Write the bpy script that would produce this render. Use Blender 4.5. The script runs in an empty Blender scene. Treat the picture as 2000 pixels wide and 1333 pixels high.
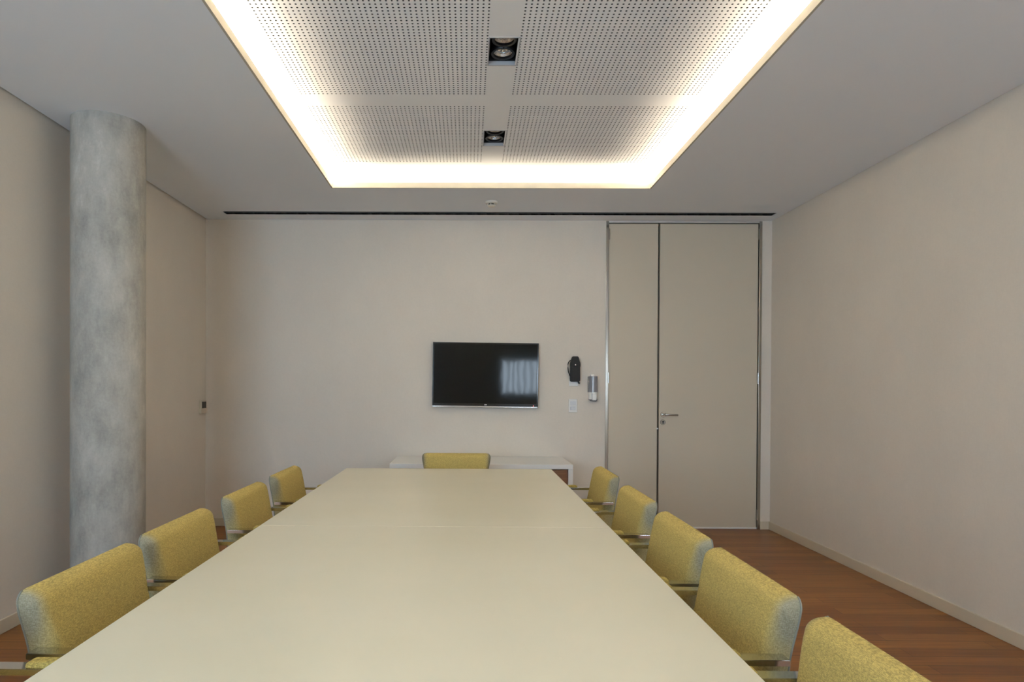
import bpy, bmesh, math, random
from mathutils import Matrix, Vector
random.seed(4)
S = bpy.context.scene
COL = S.collection
# ------------------------------------------------------------------ camera
H = 1.32
yaw, pitch, roll = 0.0076, -0.0071, -0.0048
Rm = Matrix.Rotation(yaw, 3, 'Z') @ Matrix.Rotation(pitch, 3, 'X') @ Matrix.Rotation(roll, 3, 'Y')
cam = bpy.data.cameras.new('camera')
cam.sensor_fit = 'HORIZONTAL'; cam.sensor_width = 36.0
cam.lens = 1238.0 / 2000.0 * 36.0
cam.shift_x = 93.8 / 2000.0; cam.shift_y = 99.1 / 2000.0
cam.clip_start = 0.02; cam.clip_end = 100
co = bpy.data.objects.new('camera', cam); COL.objects.link(co)
r_, f_, u_ = Rm @ Vector((1, 0, 0)), Rm @ Vector((0, 1, 0)), Rm @ Vector((0, 0, 1))
M = Matrix.Identity(4)
for i in range(3):
    M[i][0], M[i][1], M[i][2] = r_[i], u_[i], -f_[i]
M[2][3] = H
co.matrix_world = M
S.camera = co
# ------------------------------------------------------------------ colour management and light
S.view_settings.view_transform = 'Standard'
S.view_settings.look = 'None'
S.view_settings.gamma = 1.0
S.view_settings.use_curve_mapping = False
S.view_settings.exposure = 0.62
S.render.film_transparent = False
S.cycles.max_bounces = 14
S.cycles.diffuse_bounces = 8
S.cycles.glossy_bounces = 5
S.cycles.sample_clamp_indirect = 6.0
S.cycles.use_denoising = True
W = bpy.data.worlds.new('sky'); S.world = W; W.use_nodes = True
W.node_tree.nodes['Background'].inputs[0].default_value = (0.62, 0.8, 1.0, 1)
W.node_tree.nodes['Background'].inputs[1].default_value = 0.6

# room dimensions (metres): x across, y towards the far wall, z up
XL, XR, YB, YF = -2.481, 2.828, 5.958, -1.80
ZC, ZP = 2.888, 3.0
OX0, OX1, OY0, OY1 = -1.081, 1.415, -0.83, 4.997      # opening of the lit ceiling coffer
TR = 0.20                                             # depth of the light trough behind its lip

def area(name, loc, rot, sx, sy, power, color, spread=math.pi):
    l = bpy.data.lights.new(name, 'AREA'); l.shape = 'RECTANGLE'
    l.size, l.size_y, l.energy, l.color = sx, sy, power, color
    l.spread = spread
    o = bpy.data.objects.new(name, l); COL.objects.link(o)
    o.location = loc; o.rotation_euler = rot
    return o
WARM = (1.0, 0.85, 0.635)
PW = 20.0                                             # watts per metre of cove tape
ZL = 2.918
CXo, CYo = (OX0 + OX1) / 2, (OY0 + OY1) / 2
for nm, loc, sx, sy in (
        ('cove_light_far', (CXo, OY1 + .11, ZL), OX1 - OX0 + .2, .05),
        ('cove_light_near', (CXo, OY0 - .11, ZL), OX1 - OX0 + .2, .05),
        ('cove_light_left', (OX0 - .11, CYo, ZL), .05, OY1 - OY0 + .2),
        ('cove_light_right', (OX1 + .11, CYo, ZL), .05, OY1 - OY0 + .2)):
    area(nm, loc, (math.pi, 0, 0), sx, sy, PW * max(sx, sy), WARM)
WIN = ((-2.38, -1.0, 0.9, 2.4), (0.66, 2.62, 1.15, 1.95))     # windows of the wall behind the camera (left one unseen, sized for daylight)
DAY = (0.53, 0.75, 1.0)
for k, (a, b, c, d) in enumerate(WIN):
    area('daylight', ((a + b) / 2, YF - .32, (c + d) / 2), (math.pi / 2, 0, 0), b - a + .1, d - c + .1, (b - a) * (d - c) * (52.0, 56.0)[k], (DAY, (0.68, 0.84, 1.0))[k])

# ------------------------------------------------------------------ materials
def mat(name, color=(.8, .8, .8), rough=.6, metal=0.0, spec=.5):
    m = bpy.data.materials.new(name); m.use_nodes = True
    b = m.node_tree.nodes['Principled BSDF']
    b.inputs['Base Color'].default_value = (*color, 1)
    b.inputs['Roughness'].default_value = rough
    b.inputs['Metallic'].default_value = metal
    b.inputs['Specular IOR Level'].default_value = spec
    return m
class N:
    def __init__(s, m): s.t = m.node_tree; s.b = s.t.nodes['Principled BSDF']
    def n(s, kind, **kw):
        x = s.t.nodes.new(kind)
        for k, v in kw.items():
            if k in x.inputs.keys(): x.inputs[k].default_value = v
            else: setattr(x, k, v)
        return x
    def l(s, a, b): s.t.links.new(a, b)
    def coords(s, scale=(1, 1, 1), rot=(0, 0, 0)):
        tc = s.n('ShaderNodeTexCoord'); mp = s.n('ShaderNodeMapping')
        mp.inputs['Scale'].default_value = scale; mp.inputs['Rotation'].default_value = rot
        s.l(tc.outputs['Object'], mp.inputs['Vector']); return mp.outputs['Vector']
    def noise(s, vec, scale, detail=4, rough=.55):
        x = s.n('ShaderNodeTexNoise'); x.inputs['Scale'].default_value = scale
        x.inputs['Detail'].default_value = detail; x.inputs['Roughness'].default_value = rough
        s.l(vec, x.inputs['Vector']); return x.outputs['Fac']
    def ramp(s, fac, stops):
        x = s.n('ShaderNodeValToRGB'); e = x.color_ramp.elements
        while len(e) < len(stops): e.new(.5)
        for k, (p, c) in enumerate(stops): e[k].position = p; e[k].color = (*c, 1)
        s.l(fac, x.inputs['Fac']); return x.outputs['Color']
    def mix(s, fac, a, b, mode='MIX'):
        x = s.n('ShaderNodeMix', data_type='RGBA', blend_type=mode)
        for v, i in ((fac, 0), (a, 6), (b, 7)):
            if hasattr(v, 'links'): s.l(v, x.inputs[i])
            else: x.inputs[i].default_value = v if i == 0 else (*v, 1)
        return x.outputs[2]
    def math(s, op, a, b=0.0, clamp=False):
        x = s.n('ShaderNodeMath', operation=op, use_clamp=clamp)
        for v, i in ((a, 0), (b, 1)):
            if hasattr(v, 'links'): s.l(v, x.inputs[i])
            else: x.inputs[i].default_value = v
        return x.outputs[0]
    def color(s, c): s.l(c, s.b.inputs['Base Color'])
    def bump(s, h, strength=.2, dist=.002):
        x = s.n('ShaderNodeBump'); x.inputs['Strength'].default_value = strength; x.inputs['Distance'].default_value = dist
        s.l(h, x.inputs['Height']); s.l(x.outputs['Normal'], s.b.inputs['Normal'])

def wallpaper(name, c, var=.05):
    m = mat(name, c, .85, spec=.25); k = N(m)
    big = k.noise(k.coords((1, 1, .6)), 2.2, 5, .6)
    thread = k.noise(k.coords((90, 90, 14)), 3.0, 2)
    weft = k.noise(k.coords((14, 14, 90)), 3.0, 2)
    a = k.math('ADD', k.math('MULTIPLY', thread, .35), k.math('MULTIPLY', weft, .35))
    a = k.math('ADD', a, k.math('MULTIPLY', big, .6))
    lo = tuple(x * (1 - var) for x in c); hi = tuple(min(1, x * (1 + var)) for x in c)
    k.color(k.ramp(a, ((.38, lo), (.86, hi))))
    return m
m_wall = wallpaper('linen_wallpaper', (.69, .63, .55))
m_paint = mat('matt_ceiling_paint', (.80, .825, .86), .9, spec=.2)
m_white = mat('white_ceiling_board', (.82, .825, .83), .9, spec=.2)
m_dark = mat('black_void', (.012, .012, .012), .9)
m_fleece_shade = mat('acoustic_fleece_hole_shade', (.05, .05, .05), 1.0)
m_base = mat('cream_skirting_paint', (.60, .53, .41), .45)
m_door = mat('taupe_door_laminate', (.57, .505, .40), .42, spec=.35)
m_steel = mat('polished_steel', (.50, .48, .44), .18, 1.0)
m_chrome = mat('chrome', (.72, .72, .72), .12, 1.0)
m_black = mat('black_plastic', (.012, .012, .013), .38)
m_blackmatt = mat('black_matt_metal', (.01, .01, .011), .5)
m_wplastic = mat('white_plastic', (.78, .77, .74), .35)
m_table = mat('cream_table_laminate', (.73, .69, .60), .30, spec=.5)
k = N(m_table)
v = k.noise(k.coords((.8, 1.4, 1)), 1.6, 4)
k.color(k.ramp(v, ((.3, (.675, .625, .465)), (.75, (.72, .665, .51)))))
m_side = mat('white_lacquer', (.80, .785, .75), .35)

m_conc = mat('raw_concrete', (.4, .4, .4), .8, spec=.3); k = N(m_conc)
a = k.noise(k.coords((1, 1, .55)), 3.4, 8, .62)
b = k.noise(k.coords((1, 1, .35)), 13, 6, .7)
c = k.noise(k.coords((1, 1, 1)), 70, 3, .6)
f = k.math('ADD', k.math('MULTIPLY', a, .55), k.math('MULTIPLY', b, .35)); f = k.math('ADD', f, k.math('MULTIPLY', c, .12))
col = k.ramp(f, ((.38, (.26, .25, .225)), (.50, (.375, .357, .316)), (.59, (.455, .43, .38)), (.67, (.57, .55, .50))))
k.color(col); k.bump(f, .25, .004)

m_floor = mat('timber_floor', (.2, .1, .05), .33, spec=.32); k = N(m_floor)
br = k.n('ShaderNodeTexBrick', offset=.37, offset_frequency=2, squash=1.0)
br.inputs['Scale'].default_value = 1.0; br.inputs['Brick Width'].default_value = 1.35; br.inputs['Row Height'].default_value = .098
br.inputs['Mortar Size'].default_value = .0013; br.inputs['Mortar Smooth'].default_value = .3; br.inputs['Bias'].default_value = 0
br.inputs['Color1'].default_value = (.225, .078, .016, 1); br.inputs['Color2'].default_value = (.36, .15, .034, 1)
br.inputs['Mortar'].default_value = (.05, .022, .010, 1)
k.l(k.coords(), br.inputs['Vector'])
g = k.noise(k.coords((1.2, 26, 1)), 2.2, 6, .6)
g2 = k.noise(k.coords((.5, 5, 1)), 1.4, 3, .5)
col = k.mix(1.0, br.outputs['Color'], k.ramp(g, ((.3, (.62, .58, .54)), (.7, (1.0, 1.0, 1.0)))), 'MULTIPLY')
col = k.mix(1.0, col, k.ramp(g2, ((.3, (.8, .8, .8)), (.7, (1.0, 1.0, 1.0)))), 'MULTIPLY')
k.color(col); k.bump(br.outputs['Fac'], -.15, .001)

m_wood = mat('brown_veneer', (.2, .09, .03), .45); k = N(m_wood)
g = k.noise(k.coords((2, 2, 30)), 3, 5)
k.color(k.ramp(g, ((.3, (.13, .05, .016)), (.7, (.23, .105, .038)))))

def fabric(name, warp, weft, edge=None, half=.26):
    m = mat(name, warp, .92, spec=.15); k = N(m)
    tc = k.n('ShaderNodeTexCoord'); sp = k.n('ShaderNodeSeparateXYZ'); k.l(tc.outputs['Object'], sp.inputs[0])
    u = k.math('ADD', sp.outputs[0], sp.outputs[1])
    wob = k.math('MULTIPLY', k.math('SUBTRACT', k.noise(k.coords((60, 60, 60)), 1.0, 2), .5), 5.0)
    wx = k.math('SINE', k.math('ADD', k.math('MULTIPLY', u, 2 * math.pi / .0036), wob))
    wz = k.math('SINE', k.math('ADD', k.math('MULTIPLY', sp.outputs[2], 2 * math.pi / .0036), wob))
    n1 = k.noise(k.coords((850, 850, 130)), 1.0, 1, .5)
    n2 = k.noise(k.coords((130, 130, 850)), 1.0, 1, .5)
    t = k.math('ADD', k.math('MULTIPLY', n1, .5), k.math('MULTIPLY', n2, .5))
    t = k.math('ADD', t, k.math('MULTIPLY', k.math('MULTIPLY', wx, wz), .045))
    th = k.ramp(t, ((.40, tuple(x * .84 for x in weft)), (.47, weft), (.54, warp), (.63, tuple(min(1, x * 1.14) for x in warp))))
    if edge:  # cool daylight on the chair sides, painted into the weave colour
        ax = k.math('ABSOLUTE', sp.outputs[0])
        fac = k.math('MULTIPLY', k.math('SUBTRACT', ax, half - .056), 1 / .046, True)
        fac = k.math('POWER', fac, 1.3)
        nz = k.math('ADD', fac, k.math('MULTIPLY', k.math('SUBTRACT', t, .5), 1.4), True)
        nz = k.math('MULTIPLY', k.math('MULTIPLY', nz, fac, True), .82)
        th_daylit = k.ramp(t, ((.38, tuple(x * .72 for x in edge)), (.48, tuple(x * .93 for x in edge)), (.62, tuple(min(1, x * 1.25) for x in edge))))
        th = k.mix(nz, th, th_daylit)
    k.color(th); k.bump(t, .35, .0025)
    return m
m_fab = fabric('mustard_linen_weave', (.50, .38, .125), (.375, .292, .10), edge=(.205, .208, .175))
m_fabpad = fabric('mustard_pad_weave', (.47, .36, .10), (.30, .23, .07))
m_pipe = mat('grey_piping', (.19, .19, .155), .9)

# ------------------------------------------------------------------ mesh helpers
def setp(o, label=None, cat=None, group=None, kind=None):
    if label: o['label'] = label
    if cat: o['category'] = cat
    if group: o['group'] = group
    if kind: o['kind'] = kind
    return o
def empty(name, loc=(0, 0, 0), rz=0.0):
    o = bpy.data.objects.new(name, None); COL.objects.link(o)
    o.empty_display_size = .1
    o.location = loc; o.rotation_euler = (0, 0, rz); return o
def link(name, bm, m, parent=None, smooth=False, loc=None, auto=None):
    me = bpy.data.meshes.new(name)
    bmesh.ops.recalc_face_normals(bm, faces=bm.faces)
    bm.to_mesh(me); bm.free()
    for x in (m if isinstance(m, (list, tuple)) else [m]): me.materials.append(x)
    if smooth:
        for p in me.polygons: p.use_smooth = True
        if auto is not None: me.set_sharp_from_angle(angle=math.radians(auto))
    o = bpy.data.objects.new(name, me); COL.objects.link(o)
    if parent: o.parent = parent
    if loc: o.location = loc
    return o
def box(bm, x0, x1, y0, y1, z0, z1, bev=0.0, seg=2):
    b2 = bmesh.new()
    vs = [b2.verts.new((x, y, z)) for x in (x0, x1) for y in (y0, y1) for z in (z0, z1)]
    for q in ((0, 1, 3, 2), (4, 6, 7, 5), (0, 4, 5, 1), (2, 3, 7, 6), (0, 2, 6, 4), (1, 5, 7, 3)):
        b2.faces.new([vs[i] for i in q])
    bmesh.ops.recalc_face_normals(b2, faces=b2.faces)
    if bev: bmesh.ops.bevel(b2, geom=b2.edges[:], offset=bev, segments=seg, profile=.5, affect='EDGES')
    tmp = bpy.data.meshes.new('t'); b2.to_mesh(tmp); b2.free(); bm.from_mesh(tmp); bpy.data.meshes.remove(tmp)
    return bm
def boxes(*bs, bev=0.0):
    bm = bmesh.new()
    for b in bs: box(bm, *b, bev=bev)
    return bm
def lathe(bm, prof, n=32, c=(0, 0, 0), axis='z', close=False):
    rings = []
    for r, h in prof:
        ring = []
        for i in range(n):
            a = 2 * math.pi * i / n
            p = {'z': (r * math.cos(a), r * math.sin(a), h), 'y': (r * math.cos(a), h, r * math.sin(a)), 'x': (h, r * math.cos(a), r * math.sin(a))}[axis]
            ring.append(bm.verts.new((p[0] + c[0], p[1] + c[1], p[2] + c[2])))
        rings.append(ring)
    for a, b in zip(rings, rings[1:]):
        for i in range(n): bm.faces.new((a[i], a[(i + 1) % n], b[(i + 1) % n], b[i]))
    if prof[0][0] > 1e-6: bm.faces.new(rings[0][::-1]) if not close else None
    if prof[-1][0] > 1e-6 and not close: bm.faces.new(rings[-1])
    if close:
        for i in range(n): bm.faces.new((rings[-1][i], rings[-1][(i + 1) % n], rings[0][(i + 1) % n], rings[0][i]))
    bmesh.ops.remove_doubles(bm, verts=bm.verts[:], dist=1e-6)
    return bm
def tube(bm, pts, r, n=10):
    pts = [Vector(p) for p in pts]; rings = []
    up = Vector((0, 0, 1))
    for i, p in enumerate(pts):
        t = (pts[min(i + 1, len(pts) - 1)] - pts[max(i - 1, 0)]).normalized()
        s = t.cross(up)
        if s.length < 1e-3: s = t.cross(Vector((0, 1, 0)))
        s.normalize(); u = s.cross(t)
        rings.append([bm.verts.new(p + r * (math.cos(2 * math.pi * k / n) * s + math.sin(2 * math.pi * k / n) * u)) for k in range(n)])
    for a, b in zip(rings, rings[1:]):
        for i in range(n): bm.faces.new((a[i], a[(i + 1) % n], b[(i + 1) % n], b[i]))
    bm.faces.new(rings[0][::-1]); bm.faces.new(rings[-1]); return bm
def prism(bm, outline, y0, y1):
    """outline in (x,z), extruded along y"""
    a = [bm.verts.new((x, y0, z)) for x, z in outline]; b = [bm.verts.new((x, y1, z)) for x, z in outline]
    n = len(outline)
    bm.faces.new(a); bm.faces.new(b[::-1])
    for i in range(n): bm.faces.new((a[i], b[i], b[(i + 1) % n], a[(i + 1) % n]))
    return bm
def strip(bm, path, x0, x1, th):
    """flat bar: centre line path in (y,z), width x0..x1, thickness th"""
    P = [Vector((0, *p)) for p in path]; L, Rr = [], []
    for i, p in enumerate(P):
        t = (P[min(i + 1, len(P) - 1)] - P[max(i - 1, 0)]).normalized()
        nrm = Vector((0, -t.z, t.y)) * (th / 2)
        L.append(p + nrm); Rr.append(p - nrm)
    rings = []
    for a, b in zip(L, Rr):
        rings.append([bm.verts.new((x0, a.y, a.z)), bm.verts.new((x1, a.y, a.z)), bm.verts.new((x1, b.y, b.z)), bm.verts.new((x0, b.y, b.z))])
    for a, b in zip(rings, rings[1:]):
        for i in range(4): bm.faces.new((a[i], a[(i + 1) % 4], b[(i + 1) % 4], b[i]))
    bm.faces.new(rings[0][::-1]); bm.faces.new(rings[-1]); return bm
def arc(cy, cz, r, a0, a1, n=8):
    return [(cy + r * math.cos(math.radians(a0 + (a1 - a0) * i / n)), cz + r * math.sin(math.radians(a0 + (a1 - a0) * i / n))) for i in range(n + 1)]
def rbox(bm, lo, hi, rlo, rhi, shape=None, mid=6, cor=5):
    """soft box with its own radius on every side; shape(x,y,z) -> (x,y,z) deforms it afterwards"""
    def cs(a, b, ra, rb):
        out = [a + ra * (1 - math.cos(math.pi / 2 * i / cor)) for i in range(cor)]
        out += [a + ra + (b - rb - a - ra) * i / mid for i in range(mid + 1)]
        out += [b - rb * (1 - math.sin(math.pi / 2 * i / cor)) for i in range(1, cor + 1)]
        return out
    C = [cs(lo[i], hi[i], rlo[i], rhi[i]) for i in range(3)]
    cache = {}
    def vert(p):
        key = tuple(round(c, 6) for c in p)
        if key in cache: return cache[key]
        q, d = [], []
        for i in range(3):
            qi = min(max(p[i], lo[i] + rlo[i]), hi[i] - rhi[i])
            rad = rlo[i] if p[i] < qi else rhi[i]
            q.append((qi, rad)); d.append((p[i] - qi) / rad if rad > 0 else 0)
        l = math.sqrt(sum(x * x for x in d))
        out = [q[i][0] + (q[i][1] * d[i] / l if l > 1e-9 else 0) for i in range(3)]
        if shape: out = shape(*out)
        cache[key] = bm.verts.new(out); return cache[key]
    for ax in range(3):
        u, w = [i for i in range(3) if i != ax]
        for side in (C[ax][0], C[ax][-1]):
            for i in range(len(C[u]) - 1):
                for j in range(len(C[w]) - 1):
                    q = []
                    for a, b in ((i, j), (i + 1, j), (i + 1, j + 1), (i, j + 1)):
                        p = [0, 0, 0]; p[ax] = side; p[u] = C[u][a]; p[w] = C[w][b]; q.append(vert(p))
                    q2 = []
                    for x in q:
                        if x not in q2: q2.append(x)
                    if len(q2) >= 3:
                        try: bm.faces.new(q2)
                        except ValueError: pass
    return bm
def copy_thing(root, loc, rz, label):
    r = root.copy(); COL.objects.link(r); r.location = loc; r.rotation_euler = (0, 0, rz); r['label'] = label
    for ch in list(root.children):
        c = ch.copy(); COL.objects.link(c); c.parent = r
        for g in list(ch.children):
            d = g.copy(); COL.objects.link(d); d.parent = c
    return r

# ------------------------------------------------------------------ room shell
def struct(name, bm, m, **kw): return setp(link(name, bm, m, **kw), kind='structure')
T = .15
ZT = 3.25
struct('floor', boxes((XL - T, XR + T, YF - T, YB + T, -.12, 0)), m_floor)
struct('wall_left', boxes((XL - T, XL, YF - T, YB + T, 0, ZT)), m_wall)
struct('wall_right', boxes((XR, XR + T, YF - T, YB + T, 0, ZT)), m_wall)
DX0, DX1 = 1.279, 2.733
struct('wall_back', boxes((XL, DX0, YB, YB + T, 0, ZT), (DX1, XR, YB, YB + T, 0, ZT), (DX0, DX1, YB, YB + T, ZC - .003, ZT)), m_wall)
(a0, a1, a2, a3), (b0, b1, b2, b3) = WIN
struct('wall_front', boxes((XL, a0, YF - T, YF, 0, ZT), (a1, b0, YF - T, YF, 0, ZT), (b1, XR, YF - T, YF, 0, ZT),
       (a0, a1, YF - T, YF, 0, a2), (a0, a1, YF - T, YF, a3, ZT), (b0, b1, YF - T, YF, 0, b2), (b0, b1, YF - T, YF, b3, ZT)), m_wall)
bh, bt = .075, .014
def skirt(name, b):
    struct(name, boxes(b, bev=.003), m_base)
skirt('baseboard_left', (XL, XL + bt, YF, YB, 0, bh))
skirt('baseboard_right', (XR - bt, XR, YF, YB, 0, bh))
bm = boxes((XL + bt, DX0, YB - bt, YB, 0, bh), (DX1, XR - bt, YB - bt, YB, 0, bh), bev=.003)
struct('baseboard_back', bm, m_base)
# ceiling: soffit around the coffer with the air slot cut out
g = .014
SX0, SX1, SY0, SY1 = -2.215, 2.735, 5.682, 5.772
th = .012
x0, x1 = XL + g, XR - .003
z0, z1 = ZC, ZC + th
ceiling = struct('ceiling', boxes((x0, OX0 - .012, YF, OY1 + .012, z0, z1), (OX1 + .012, x1, YF, OY1 + .012, z0, z1), (OX0 - .012, OX1 + .012, YF, OY0 - .012, z0, z1),
    (x0, x1, OY1 + .012, SY0, z0, z1), (x0, SX0, SY0, SY1, z0, z1), (SX1, x1, SY0, SY1, z0, z1), (x0, x1, SY1, YB, z0, z1)), m_paint)
lt, lz = .012, 2.933
bm = boxes((OX0 - lt, OX0, OY0 - lt, OY1 + lt, z0, lz), (OX1, OX1 + lt, OY0 - lt, OY1 + lt, z0, lz), (OX0, OX1, OY0 - lt, OY0, z0, lz), (OX0, OX1, OY1, OY1 + lt, z0, lz))
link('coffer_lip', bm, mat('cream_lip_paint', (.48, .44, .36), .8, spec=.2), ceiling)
t0, t1 = OX0 - TR, OX1 + TR; s0, s1 = OY0 - TR, OY1 + TR
bm = boxes((t0, OX0 - lt, s0, s1, z1, z1 + .006), (OX1 + lt, t1, s0, s1, z1, z1 + .006), (OX0 - lt, OX1 + lt, s0, OY0 - lt, z1, z1 + .006), (OX0 - lt, OX1 + lt, OY1 + lt, s1, z1, z1 + .006),
    (t0 - .012, t0, s0, s1, z1, ZP + .03), (t1, t1 + .012, s0, s1, z1, ZP + .03), (t0, t1, s0 - .012, s0, z1, ZP + .03), (t0, t1, s1, s1 + .012, z1, ZP + .03))
link('light_trough', bm, m_white, ceiling)
# coffer board: perforated fields and plain bands between them
PIT = .025
NX, NY = 43, 38
ZX = (.0815 - NX * PIT + PIT / 2, .0815 + PIT / 2), (.2435 - PIT / 2, .2435 - PIT / 2 + NX * PIT)   # field x ranges
ROWS = [4.73 + PIT / 2 - 1.09 * i for i in range(5)]                            # far edge of every field
SPX = (.092, .240)
SPY = [(4.158, 4.418), (3.052, 3.318)]
xs = sorted({t0, ZX[0][0], ZX[0][1], SPX[0], SPX[1], ZX[1][0], ZX[1][1], t1})
ys = sorted({s0, s1, *[r for r in ROWS], *[r - NY * PIT for r in ROWS], *[v for q in SPY for v in q]})
bm = bmesh.new()
for i in range(len(xs) - 1):
    for j in range(len(ys) - 1):
        cx, cy = (xs[i] + xs[i + 1]) / 2, (ys[j] + ys[j + 1]) / 2
        if any(q[0] < cx < q[1] for q in ZX) and any(r - NY * PIT < cy < r for r in ROWS): continue
        if SPX[0] < cx < SPX[1] and any(q[0] < cy < q[1] for q in SPY): continue
        box(bm, xs[i], xs[i + 1], ys[j], ys[j + 1], ZP, ZP + .0125)
link('coffer_board', bm, m_white, ceiling)
# one perforated field, its mesh shared by all ten
verts, faces, mi = [], [], []
HR, HD = .0050, .0125
for i in range(NX):
    for j in range(NY):
        cx, cy = (i + .5) * PIT, -(j + .5) * PIT
        b = len(verts); h = PIT / 2
        for dx, dy in ((1, 0), (1, 1), (0, 1), (-1, 1), (-1, 0), (-1, -1), (0, -1), (1, -1)):
            verts.append((cx + dx * h, cy + dy * h, 0))
        for z in (0, HD):
            for q in range(8):
                a = math.pi / 4 * q
                verts.append((cx + HR * math.cos(a), cy + HR * math.sin(a), z))
        for q in range(8):
            w = (q + 1) % 8
            faces.append((b + q, b + 8 + q, b + 8 + w, b + w)); mi.append(0)
            faces.append((b + 8 + q, b + 16 + q, b + 16 + w, b + 8 + w)); mi.append(1)  # hole walls coloured dark as shade, same tone as the fleece behind
b = len(verts)
verts += [(0, 0, HD), (NX * PIT, 0, HD), (NX * PIT, -NY * PIT, HD), (0, -NY * PIT, HD)]
faces.append((b, b + 1, b + 2, b + 3)); mi.append(1)
pm = bpy.data.meshes.new('perforated_panel'); pm.from_pydata(verts, [], faces)
pm.materials.append(m_white); pm.materials.append(m_fleece_shade)
pm.polygons.foreach_set('material_index', mi); pm.update()
for r in ROWS:
    for q in ZX:
        o = bpy.data.objects.new('perforated_panel', pm); COL.objects.link(o); o.parent = ceiling
        o.location = (q[0], r, ZP)
link('plenum_cover', boxes((t0 - .02, t1 + .02, s0 - .02, s1 + .02, 3.16, 3.18)), m_dark, ceiling)
link('ceiling_slab', boxes((XL - T, XR + T, YF - T, YB + T, ZT, ZT + .1)), m_dark, ceiling)

# ------------------------------------------------------------------ column
bm = bmesh.new(); lathe(bm, ((.2, 0), (.2, ZC)), 96)
setp(link('concrete_column', bm, m_conc, smooth=True, auto=40, loc=(-2.167, 3.80, 0)), 'round raw concrete column standing beside the left wall', 'column')

# ------------------------------------------------------------------ door
door = setp(empty('door_1', (0, 0, 0)), kind='structure')
zt = ZC - .006
fw, gap = .026, .017
lx0, lx1, rx0, rx1 = DX0 + fw + .004, 1.769, 1.787, DX1 - fw - .004
yd = YB + .004
link('door_backing', boxes((DX0, DX1, YB + .075, YB + .09, 0, zt)), m_dark, door)
link('door_frame', boxes((DX0, DX0 + fw, YB - .012, YB + .075, 0, zt), (DX1 - fw, DX1, YB - .012, YB + .075, 0, zt), bev=.002), m_steel, door)
link('head_rail', boxes((DX0 + fw, DX1 - fw, YB - .014, YB + .075, zt - .016, zt - .001), bev=.002), mat('brushed_steel', (.78, .77, .76), .42, 1.0), door)
narrow = link('door_leaf', boxes((lx0, lx1, yd, yd + .045, .014, zt - .021), bev=.002), m_door, door)
wide = link('door_leaf', boxes((rx0, rx1, yd, yd + .045, .014, zt - .021), bev=.002), m_door, door)
narrow['label'] = 'narrow left leaf'; wide['label'] = 'wide right leaf with the handle'
for leaf, a, b in ((narrow, lx0, lx1), (wide, rx0, rx1)):
    link('light_line_strip', boxes((a, b, yd - .008, yd + .02, .003, .017)), m_wplastic, leaf)  # white strip paints in the bright line of light below each leaf
for leaf, x in ((narrow, lx0 - .002), (wide, rx1 + .002)):
    for z in (2.76, 1.415, .14):
        bm = bmesh.new(); lathe(bm, ((.007, z - .05), (.007, z + .05)), 12, (x, YB - .010, 0))
        link('hinge', bm, m_steel, leaf, smooth=True, auto=40)
hx, hz = 1.824, 1.072
bm = bmesh.new()
lathe(bm, ((0, -.012), (.024, -.012), (.026, -.008), (.026, .004)), 28, (hx, yd, hz), 'y')
path = [(hx, yd - .01, hz), (hx, yd - .042, hz), (hx + .004, yd - .052, hz), (hx + .016, yd - .057, hz), (hx + .06, yd - .057, hz), (hx + .1, yd - .056, hz - .001), (hx + .122, yd - .052, hz - .002)]
tube(bm, path, .0095, 12)
link('door_handle', bm, m_steel, wide, smooth=True, auto=50)
bm = bmesh.new(); lathe(bm, ((0, -.010), (.023, -.010), (.026, -.006), (.026, .004)), 28, (hx - .002, yd, 1.0), 'y')
lock = link('lock_rosette', bm, m_steel, wide, smooth=True, auto=50)
bm = boxes((hx - .006, hx + .002, yd - .012, yd - .006, .985, 1.003)); lathe(bm, ((0, -.012), (.008, -.012), (.008, -.006)), 16, (hx - .002, yd, 1.006), 'y')
link('keyhole', bm, m_black, lock)
link('strike_latch', boxes((1.762, 1.781, yd - .003, yd + .006, .934, .946)), m_wplastic, narrow)

# ------------------------------------------------------------------ table
tab = setp(empty('conference_table', (-.139, 2.63, 0)), 'long cream conference table with a seam across its top', 'table')
TX, TL = .7285, 1.8745
tz0, tz1 = .705, .74
link('tabletop', boxes((-TX, TX, .0012, TL, tz0, tz1), bev=.0015), m_table, tab)['label'] = 'far half of the tabletop'
link('tabletop', boxes((-TX, TX, -TL, -.0012, tz0, tz1), bev=.0015), m_table, tab)['label'] = 'near half of the tabletop'
for y in (1.1, -1.1):
    link('pedestal', boxes((-.24, .24, y - .35, y + .35, 0, .704), bev=.003), m_table, tab)

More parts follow.
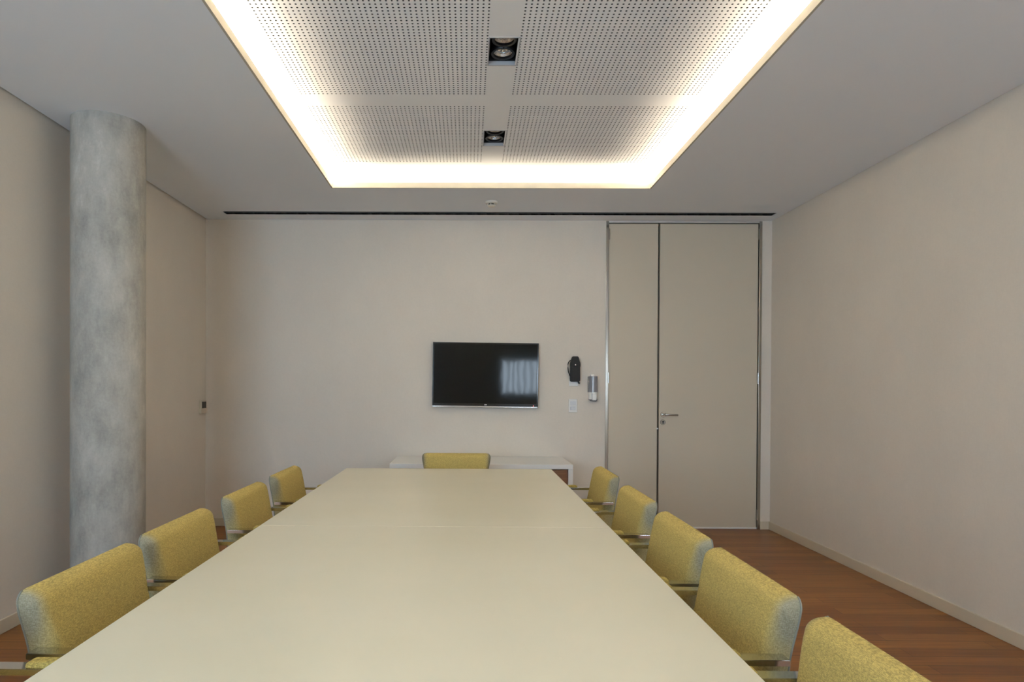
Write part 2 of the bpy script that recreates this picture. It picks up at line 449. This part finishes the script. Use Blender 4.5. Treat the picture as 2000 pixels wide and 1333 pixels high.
# ------------------------------------------------------------------ chairs
BW, ZTOP, ZBOT = .26, .815, .46
def back_shape(x, y, z):
    t = (ZTOP - z)
    w = y / .056                                           # 0 rear .. 1 front
    rear = .005 + .11 * t; front =   .056 + .27 * t - .18 * t * t
    s = max(0., min(1., (t - .03) / .13)); s = s * s * (3 - 2 * s)
    x *= 1 - .075 * s
    bulge = .006 * math.cos(min(1, abs(x) / BW) * math.pi / 2) * math.sin(min(1, max(0, t / .3)) * math.pi / 2) if w > .5 else 0
    return (x, rear + (front - rear) * w + bulge, z)
def make_chair():
    ch = empty('upholstered_armchair'); setp(ch, 'x', 'chair', 'matching mustard armchairs around the conference table')
    bm = bmesh.new()
    rbox(bm, (-BW, 0, ZBOT), (BW, .056, ZTOP), (.036, .006, .03), (.036, .040, .03), back_shape, mid=14, cor=6)
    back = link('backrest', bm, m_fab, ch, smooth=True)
    for s in (-1, 1):                                      # piping along the rear edge of the side panels
        pts = [back_shape(s * BW, .005, ZBOT + .03 + (ZTOP - .03 - ZBOT - .03) * i / 21) for i in range(22)]
        for q in range(1, 6):
            a = math.radians(13 * q)
            pts.append(back_shape(s * (BW - .036 + .036 * math.cos(a)), .005, ZTOP - .03 + .03 * math.sin(a)))
        bm = bmesh.new(); tube(bm, pts, .0025, 8); link('piping', bm, m_pipe, back, smooth=True)
    bm = bmesh.new(); rbox(bm, (-.235, .10, .385), (.235, .58, .475), (.02, .02, .02), (.02, .035, .035), None, mid=8, cor=4)
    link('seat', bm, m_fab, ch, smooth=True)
    za = .666
    for s in (-1, 1):
        xa, xb = sorted((s * .2385, s * .2785))
        path = [(.046, za), (.20, za), (.44, za)] + arc(.44, za - .06, .06, 90, 0)[1:] + [(.50, .30), (.50, .072)] + arc(.44, .068, .06, 0, -90)[1:] + [(.20, .008), (.03, .008)]
        bm = bmesh.new(); strip(bm, path, xa, xb, .015)
        bmesh.ops.recalc_face_normals(bm, faces=bm.faces)
        bmesh.ops.bevel(bm, geom=[e for e in bm.edges if len(e.link_faces) == 2 and e.calc_face_angle(0) > 1.2], offset=.0015, segments=2, affect='EDGES')
        fr = link('arm_frame', bm, m_chrome, ch, smooth=True, auto=35)
        bm = bmesh.new(); rbox(bm, (xa + .001, 0.16, za + .007), (xb - .001, .43, za + .022), (.008, .012, .003), (.008, .012, .010), None, mid=5, cor=4)
        link('arm_pad', bm, m_fabpad, fr, smooth=True)
    for q in ((-.2385, .2385, .455, .495, .374, .386), (-.2385, .2385, .03, .055, .0005, .0115)):
        link('cross_bar', boxes(q, bev=.001), m_chrome, ch)
    return ch
proto = make_chair()
hp = math.pi / 2
R_ = [(.866, 3.855, 'far right armchair beside the double door, rearmost along the right side of the table'),
      (.846, 3.065, 'second armchair from the double door along the right side of the table'),
      (.827, 2.372, 'middle armchair of the five along the right side of the table'),
      (.815, 1.787, 'right-side armchair directly behind the one cut off by the frame'),
      (.812, 1.175, 'nearest right armchair, cut off by the bottom edge of the photo')]
L_ = [(-1.128, 3.800, 'far left armchair nearest the back wall, rearmost along the left side of the table'),
      (-1.128, 3.110, 'second armchair from the back wall along the left side of the table'),
      (-1.118, 2.378, 'armchair on the left side of the table in front of the concrete column'),
      (-1.109, 1.79, 'largest fully seen armchair at the lower left, nearer than the column'),
      (-1.17, 1.19, 'nearest left armchair, of which only one chrome arm enters the frame')]
first = True
for side, rz in ((R_, hp), (L_, -hp)):
    for x, y, lab in side:
        if first:
            proto.location = (x, y, 0); proto.rotation_euler = (0, 0, rz); proto['label'] = lab; first = False
        else: copy_thing(proto, (x, y, 0), rz, lab)
copy_thing(proto, (-.093, 4.862, 0), math.pi, 'armchair at the far head of the table in front of the white sideboard')

# ------------------------------------------------------------------ sideboard
sb = setp(empty('sideboard', (.107, 5.64, 0)), 'low white sideboard with brown wood fronts under the television', 'sideboard')
w, d0, d1, zt_ = .772, -.315, .303, .672
link('carcass', boxes((-w, w, d0, d1, zt_ - .038, zt_), (-w, -w + .040, d0, d1, 0, zt_ - .038), (w - .040, w, d0, d1, 0, zt_ - .038), (-w + .04, w - .04, d0 + .02, d1, .06, .095), (-w + .04, w - .04, d1 - .015, d1, .095, zt_ - .038), bev=.002), m_side, sb)
n = 3; iw = (2 * w - .086) / n
for i in range(n):
    xa = -w + .043 + i * iw
    link('cupboard_door', boxes((xa + .002, xa + iw - .002, d0 + .012, d0 + .03, .098, zt_ - .044), bev=.001), m_wood, sb)

# ------------------------------------------------------------------ television
tv = empty('television', (.154, YB, 1.435)); tv.rotation_euler = (0, -.0, 0)
tv.rotation_euler = (0, .0098, 0)
setp(tv, 'black flat television hanging on the back wall above the sideboard', 'television')
hw, hh = .4915, .300
link('housing', boxes((-hw, hw, -.062, -.022, -hh + .006, hh), (-.30, .30, -.024, -.003, -.22, .2), bev=.004), m_black, tv)
m_screen = mat('glossy_screen', (.003, .0045, .0045), .06, spec=.28)
k = N(m_screen); vv = k.noise(k.coords((3, 1, 2)), 2.0, 1); k.bump(vv, .022, .02)
link('screen', boxes((-hw + .012, hw - .012, -.0632, -.060, -hh + .034, hh - .012)), m_screen, tv)
link('bezel', boxes((-hw, hw, -.0655, -.061, hh - .012, hh), (-hw, -hw + .012, -.0655, -.061, -hh + .006, hh - .012), (hw - .012, hw, -.0655, -.061, -hh + .006, hh - .012), (-hw + .012, hw - .012, -.0655, -.061, -hh + .012, -hh + .034), bev=.001), mat('gloss_black_bezel', (.01, .01, .01), .1), tv)
link('chrome_trim', boxes((-hw, hw, -.068, -.030, -hh - .004, -hh + .012), bev=.004), m_chrome, tv)
bm = bmesh.new(); lathe(bm, ((0, -.0665), (.006, -.0665), (.006, -.064)), 16, (0, 0, -hh + .023), 'y'); box(bm, .008, .016, -.0665, -.064, -hh + .019, -hh + .027)
link('emblem', bm, mat('silver_print', (.75, .75, .75), .4), tv)
m_led = mat('red_standby_light', (.6, .05, .05), .4)
m_led.node_tree.nodes['Principled BSDF'].inputs['Emission Color'].default_value = (1, .25, .25, 1)
m_led.node_tree.nodes['Principled BSDF'].inputs['Emission Strength'].default_value = 1.2
bm = bmesh.new(); lathe(bm, ((0, -.067), (.004, -.067), (.004, -.064)), 12, (hw - .042, 0, -hh + .017), 'y')
link('standby_light', bm, m_led, tv)

# ------------------------------------------------------------------ things on the back wall
po = setp(empty('wall_pouch', (.990, YB, 1.375)), 'black pouch with flap, snap and side strap hanging on a white wall plate', 'pouch')
m_leather = mat('black_leather', (.005, .005, .0055), .5, spec=.3); kk = N(m_leather); kk.bump(kk.noise(kk.coords((1, 1, 1)), 260, 2), .2, .001)
bm = bmesh.new(); prism(bm, [(-.044, .002), (.044, .002), (.046, .02), (.045, .16), (-.045, .16), (-.046, .02)], -.058, -.016)
bmesh.ops.recalc_face_normals(bm, faces=bm.faces); bmesh.ops.bevel(bm, geom=bm.edges[:], offset=.005, segments=2, affect='EDGES')
link('body', bm, m_leather, po)
bm = bmesh.new(); prism(bm, [(-.046, .138), (-.012, .128), (.014, .128), (.047, .138), (.047, .172), (.026, .237), (-.026, .237), (-.048, .172)], -.064, -.014)
bmesh.ops.recalc_face_normals(bm, faces=bm.faces); bmesh.ops.bevel(bm, geom=bm.edges[:], offset=.004, segments=2, affect='EDGES')
flap = link('flap', bm, m_leather, po)
bm = bmesh.new(); lathe(bm, ((0, -.069), (.006, -.068), (.008, -.064), (.008, -.06)), 18, (0, 0, .157), 'y'); link('snap', bm, m_chrome, flap, smooth=True)
bm = bmesh.new()
pts = [(-.040, -.035, .20), (-.055, -.035, .192), (-.066, -.035, .165), (-.067, -.035, .13), (-.060, -.035, .09), (-.047, -.035, .055)]
tube(bm, pts, .004, 8); link('strap', bm, m_leather, po, smooth=True)
bm = bmesh.new(); tube(bm, [(.030, -.04, .006), (.036, -.04, -.008), (.040, -.04, -.016)], .007, 10); link('belt_tab', bm, m_leather, po, smooth=True)
link('belt_clip', boxes((-.02, .02, -.018, -.008, .05, .2)), m_leather, po)
pl = link('wall_plate', boxes((-.042, .043, -.008, -.0005, -.046, .012), bev=.002), m_wplastic); pl.location = (.982, YB, 1.383)
setp(pl, 'blank white plate on the wall showing below the black pouch', 'wall plate')

sw = setp(empty('light_switch', (.977, YB, 1.151)), 'white double rocker switch plate on the wall between pouch and sideboard', 'switch')
link('plate', boxes((-.040, .040, -.009, -.0005, -.062, .062), bev=.003), m_wplastic, sw)
m_rk = mat('grey_white_plastic', (.66, .67, .68), .35)
for z in (.024, -.024):
    link('rocker', boxes((-.026, .026, -.0125, -.008, z - .018, z + .018), bev=.002), m_rk, sw)
bm = boxes((-.022, -.019, -.0132, -.012, -.037, -.012), (-.019, .018, -.0132, -.012, -.014, -.0125)); link('indicator', bm, mat('blue_grey_print', (.3, .34, .42), .4), sw)

so = setp(empty('soap_dispenser', (1.157, YB, 1.20)), 'clear plastic hand gel dispenser with white push lever beside the door', 'dispenser')
m_tank = mat('smoky_clear_plastic', (.80, .80, .86), .12); m_tank.node_tree.nodes['Principled BSDF'].inputs['Transmission Weight'].default_value = .35
m_tank.node_tree.nodes['Principled BSDF'].inputs['Base Color'].default_value = (.36, .355, .385, 1)
def dshape(hw_, d, n=10):
    o = [(-hw_, -.0005)]
    for i in range(n + 1):
        a = math.pi * i / n
        o.append((-hw_ * math.cos(a) , -.035 - (d - .035) * math.sin(a)))
    o.append((hw_, -.0005)); return o
def dprism(bm, hw_, d, z0, z1, top=1.0):
    o = dshape(hw_, d)
    a = [bm.verts.new((x, y, z0)) for x, y in o]; b = [bm.verts.new((x * top, y * top, z1)) for x, y in o]
    bm.faces.new(a[::-1]); bm.faces.new(b)
    for i in range(len(o)): bm.faces.new((a[i], a[(i + 1) % len(o)], b[(i + 1) % len(o)], b[i]))
    return bm
bm = bmesh.new(); dprism(bm, .043, .085, .079, .222); link('tank', bm, m_tank, so, smooth=True, auto=40)
bm = bmesh.new(); dprism(bm, .043, .086, .222, .230, .97); link('lid', bm, mat('grey_plastic', (.30, .295, .32), .4), so, smooth=True, auto=40)
bm = boxes((-.02, .012, -.05, -.001, .229, .243), bev=.003); link('lid_latch', bm, m_wplastic, so)
bm = bmesh.new(); dprism(bm, .040, .086, .012, .079); body = link('base', bm, m_wplastic, so, smooth=True, auto=40)
bm = boxes((-.016, .024, -.100, -.06, .004, .066), bev=.006); link('push_lever', bm, m_wplastic, so)
bm = bmesh.new(); prism(bm, [(-.036, .012), (.036, .012), (.024, -.008), (-.010, -.004)], -.078, -.001); link('nozzle', bm, mat('dark_grey_plastic', (.12, .12, .13), .5), so)

tc = setp(empty('climate_controller', (XL, 5.868, 1.124)), 'small cream control box with dark display on the left wall near the corner', 'thermostat')
link('case', boxes((.0005, .022, -.058, .058, -.062, .062), bev=.003), mat('cream_plastic', (.58, .52, .42), .45), tc)
link('display', boxes((.0215, .0235, -.044, .048, -.010, .050), bev=.0008), mat('dark_display', (.02, .018, .014), .25), tc)

# ------------------------------------------------------------------ ceiling fittings
sm = setp(empty('smoke_detector', (.184, 5.36, ZC)), 'small round cream smoke detector on the ceiling in front of the air slot', 'smoke detector')
m_cream = mat('cream_detector_plastic', (.72, .68, .60), .4)
bm = bmesh.new(); lathe(bm, ((.052, -.0005), (.053, -.008), (.050, -.016), (.044, -.020)), 36); link('base', bm, m_cream, sm, smooth=True, auto=40)
bm = bmesh.new(); lathe(bm, ((.030, -.019), (.030, -.034)), 30); link('sensor_slots', bm, mat('dark_slots', (.06, .055, .04), .7), sm, smooth=True, auto=40)
bm = bmesh.new(); lathe(bm, ((.034, -.033), (.034, -.037), (.026, -.043), (0, -.044)), 30)
for q in range(6):
    a = q * math.pi / 3 + .3; box(bm, .031 * math.cos(a) - .003, .031 * math.cos(a) + .003, .031 * math.sin(a) - .003, .031 * math.sin(a) + .003, -.034, -.018)
link('cap', bm, m_cream, sm, smooth=True, auto=40)

av = setp(empty('linear_air_diffuser', (0, 0, ZC)), 'long black linear air slot set in the ceiling along the back wall', 'air vent')
link('plenum', boxes((SX0, SX1, SY0 - .002, SY0, .0, .12), (SX0, SX1, SY1, SY1 + .002, .0, .12), (SX0 - .002, SX0, SY0, SY1, 0, .12), (SX1, SX1 + .002, SY0, SY1, 0, .12), (SX0, SX1, SY0, SY1, .118, .12)), m_blackmatt, av)
ym = (SY0 + SY1) / 2
link('divider', boxes((SX0, SX1, ym - .004, ym + .004, .001, .03)), mat('dark_grey_metal', (.06, .06, .06), .5), av)
nb = 9; bl = (SX1 - SX0) / nb
m_blade = mat('charcoal_blade', (.045, .045, .045), .45)
for i in range(nb):
    xa = SX0 + i * bl
    for y0_, dz in ((SY0 + .004, .010), (ym + .008, .012)):
        bm = bmesh.new()
        vs = [bm.verts.new(p) for p in ((xa + .01, y0_, dz), (xa + bl - .01, y0_, dz), (xa + bl - .01, y0_ + .03, dz + .02), (xa + .01, y0_ + .03, dz + .02))]
        ff = bm.faces.new(vs); r = bmesh.ops.extrude_face_region(bm, geom=[ff]); bmesh.ops.translate(bm, verts=[v for v in r['geom'] if isinstance(v, bmesh.types.BMVert)], vec=(0, 0, .003))
        link('blade', bm, m_blade, av)

m_refl = mat('bright_reflector', (.95, .93, .90), .24, 1.0)
kk = N(m_refl); kk.bump(kk.noise(kk.coords((1, 1, 1)), 45, 2), .35, .004)
m_trimw = mat('grey_white_trim', (.42, .42, .43), .6)
m_copper = mat('bronze_socket', (.22, .10, .05), .4, .6)
def make_spot():
    r = empty('recessed_spotlight'); lx, ly = (SPX[1] - SPX[0]) / 2, .130
    link('trim_frame', boxes((-lx - .004, -lx + .002, -ly - .004, ly + .004, -.002, .016), (lx - .002, lx + .004, -ly - .004, ly + .004, -.002, .016), (-lx + .002, lx - .002, -ly - .004, -ly + .002, -.002, .016), (-lx + .002, lx - .002, ly - .002, ly + .004, -.002, .020)), m_trimw, r)
    link('black_box', boxes((-lx, -lx + .002, -ly, ly, .016, .13), (lx - .002, lx, -ly, ly, .016, .13), (-lx, lx, -ly, -ly + .002, .016, .13), (-lx, lx, ly - .002, ly, .020, .13), (-lx, lx, -ly, ly, .128, .13)), m_blackmatt, r)
    for y in (-.064, .064):
        bm = bmesh.new(); lathe(bm, ((.048, .022), (.060, .022), (.063, .028), (.063, .075), (.050, .095), (.050, .09), (.055, .07), (.051, .030)), 40, (0, y, 0), close=True)
        ring = link('lamp_ring', bm, m_black, r, smooth=True, auto=40)
        bm = bmesh.new(); prof = [(.050 * math.cos(math.radians(a)), .036 + .046 * math.sin(math.radians(a))) for a in range(0, 91, 10)]
        prof[-1] = (.0, prof[-1][1]); lathe(bm, prof, 40, (0, y, 0)); 
        bmesh.ops.delete(bm, geom=[f for f in bm.faces if len(f.verts) > 20], context='FACES')
        link('reflector', bm, m_refl, ring, smooth=True)
        bm = bmesh.new(); lathe(bm, ((0, .032), (.012, .034), (.014, .042), (.012, .062), (.014, .08)), 20, (0, y, 0)); link('bulb_cap', bm, m_chrome, ring, smooth=True)
        bm = bmesh.new(); lathe(bm, ((.016, .062), (.020, .080)), 20, (0, y, 0)); link('socket', bm, m_copper, ring, smooth=True)
        bm = boxes((-.049, .049, y - .0025, y + .0025, .0335, .0365)); link('bridge', bm, m_chrome, ring)
        bm = bmesh.new(); tube(bm, [(0, y - .0605, .018), (0, y - .0605, .03)], .003, 8); link('clip', bm, m_chrome, ring)
    return r
sp = make_spot()
sp.location = ((SPX[0] + SPX[1]) / 2, sum(SPY[0]) / 2, ZP)
setp(sp, 'twin recessed ceiling spotlight farther away, closer to the back wall', 'spotlight', 'twin recessed spotlights in the ceiling coffer')
copy_thing(sp, ((SPX[0] + SPX[1]) / 2, sum(SPY[1]) / 2, ZP), 0, 'twin recessed ceiling spotlight nearer to the viewer, at the top of the photo')

# ------------------------------------------------------------------ windows behind the camera (right one mirrored in the television, left unseen, sized for daylight)
m_alu = mat('grey_window_frame', (.35, .35, .36), .4, .5)
for i, (a, b, c, d) in enumerate(WIN):
    q = .05
    bmw = boxes((a, a + q, YF - .11, YF - .05, c, d), (b - q, b, YF - .11, YF - .05, c, d), (a + q, b - q, YF - .11, YF - .05, c, c + q), (a + q, b - q, YF - .11, YF - .05, d - q, d), ((a + b) / 2 - q / 2, (a + b) / 2 + q / 2, YF - .11, YF - .05, c + q, d - q))
    struct('window_%d' % (i + 1), bmw, m_alu)  # window_1, the left one, is unseen and sized for daylight
a, b, c, d = WIN[1]
vb = setp(empty('vertical_blind', ((a + b) / 2, YF + .06, 0)), 'grey vertical slat blind seen as pale stripes mirrored in the television', 'blind')
m_slat = mat('pale_blind_fabric', (.6, .6, .6), .8)
link('head_rail', boxes((a - .05 - (a + b) / 2, b + .05 - (a + b) / 2, -.03, .03, d + .02, d + .06)), m_alu, vb)
ns = 16
for i in range(ns):
    x = a + .04 + (b - a - .08) * i / (ns - 1) - (a + b) / 2
    bm = boxes((-.044, .044, -.0008, .0008, c - .06, d + .02))
    s_ = link('slat', bm, m_slat, vb); s_.location = (x, 0, 0); s_.rotation_euler = (0, 0, math.radians(50))
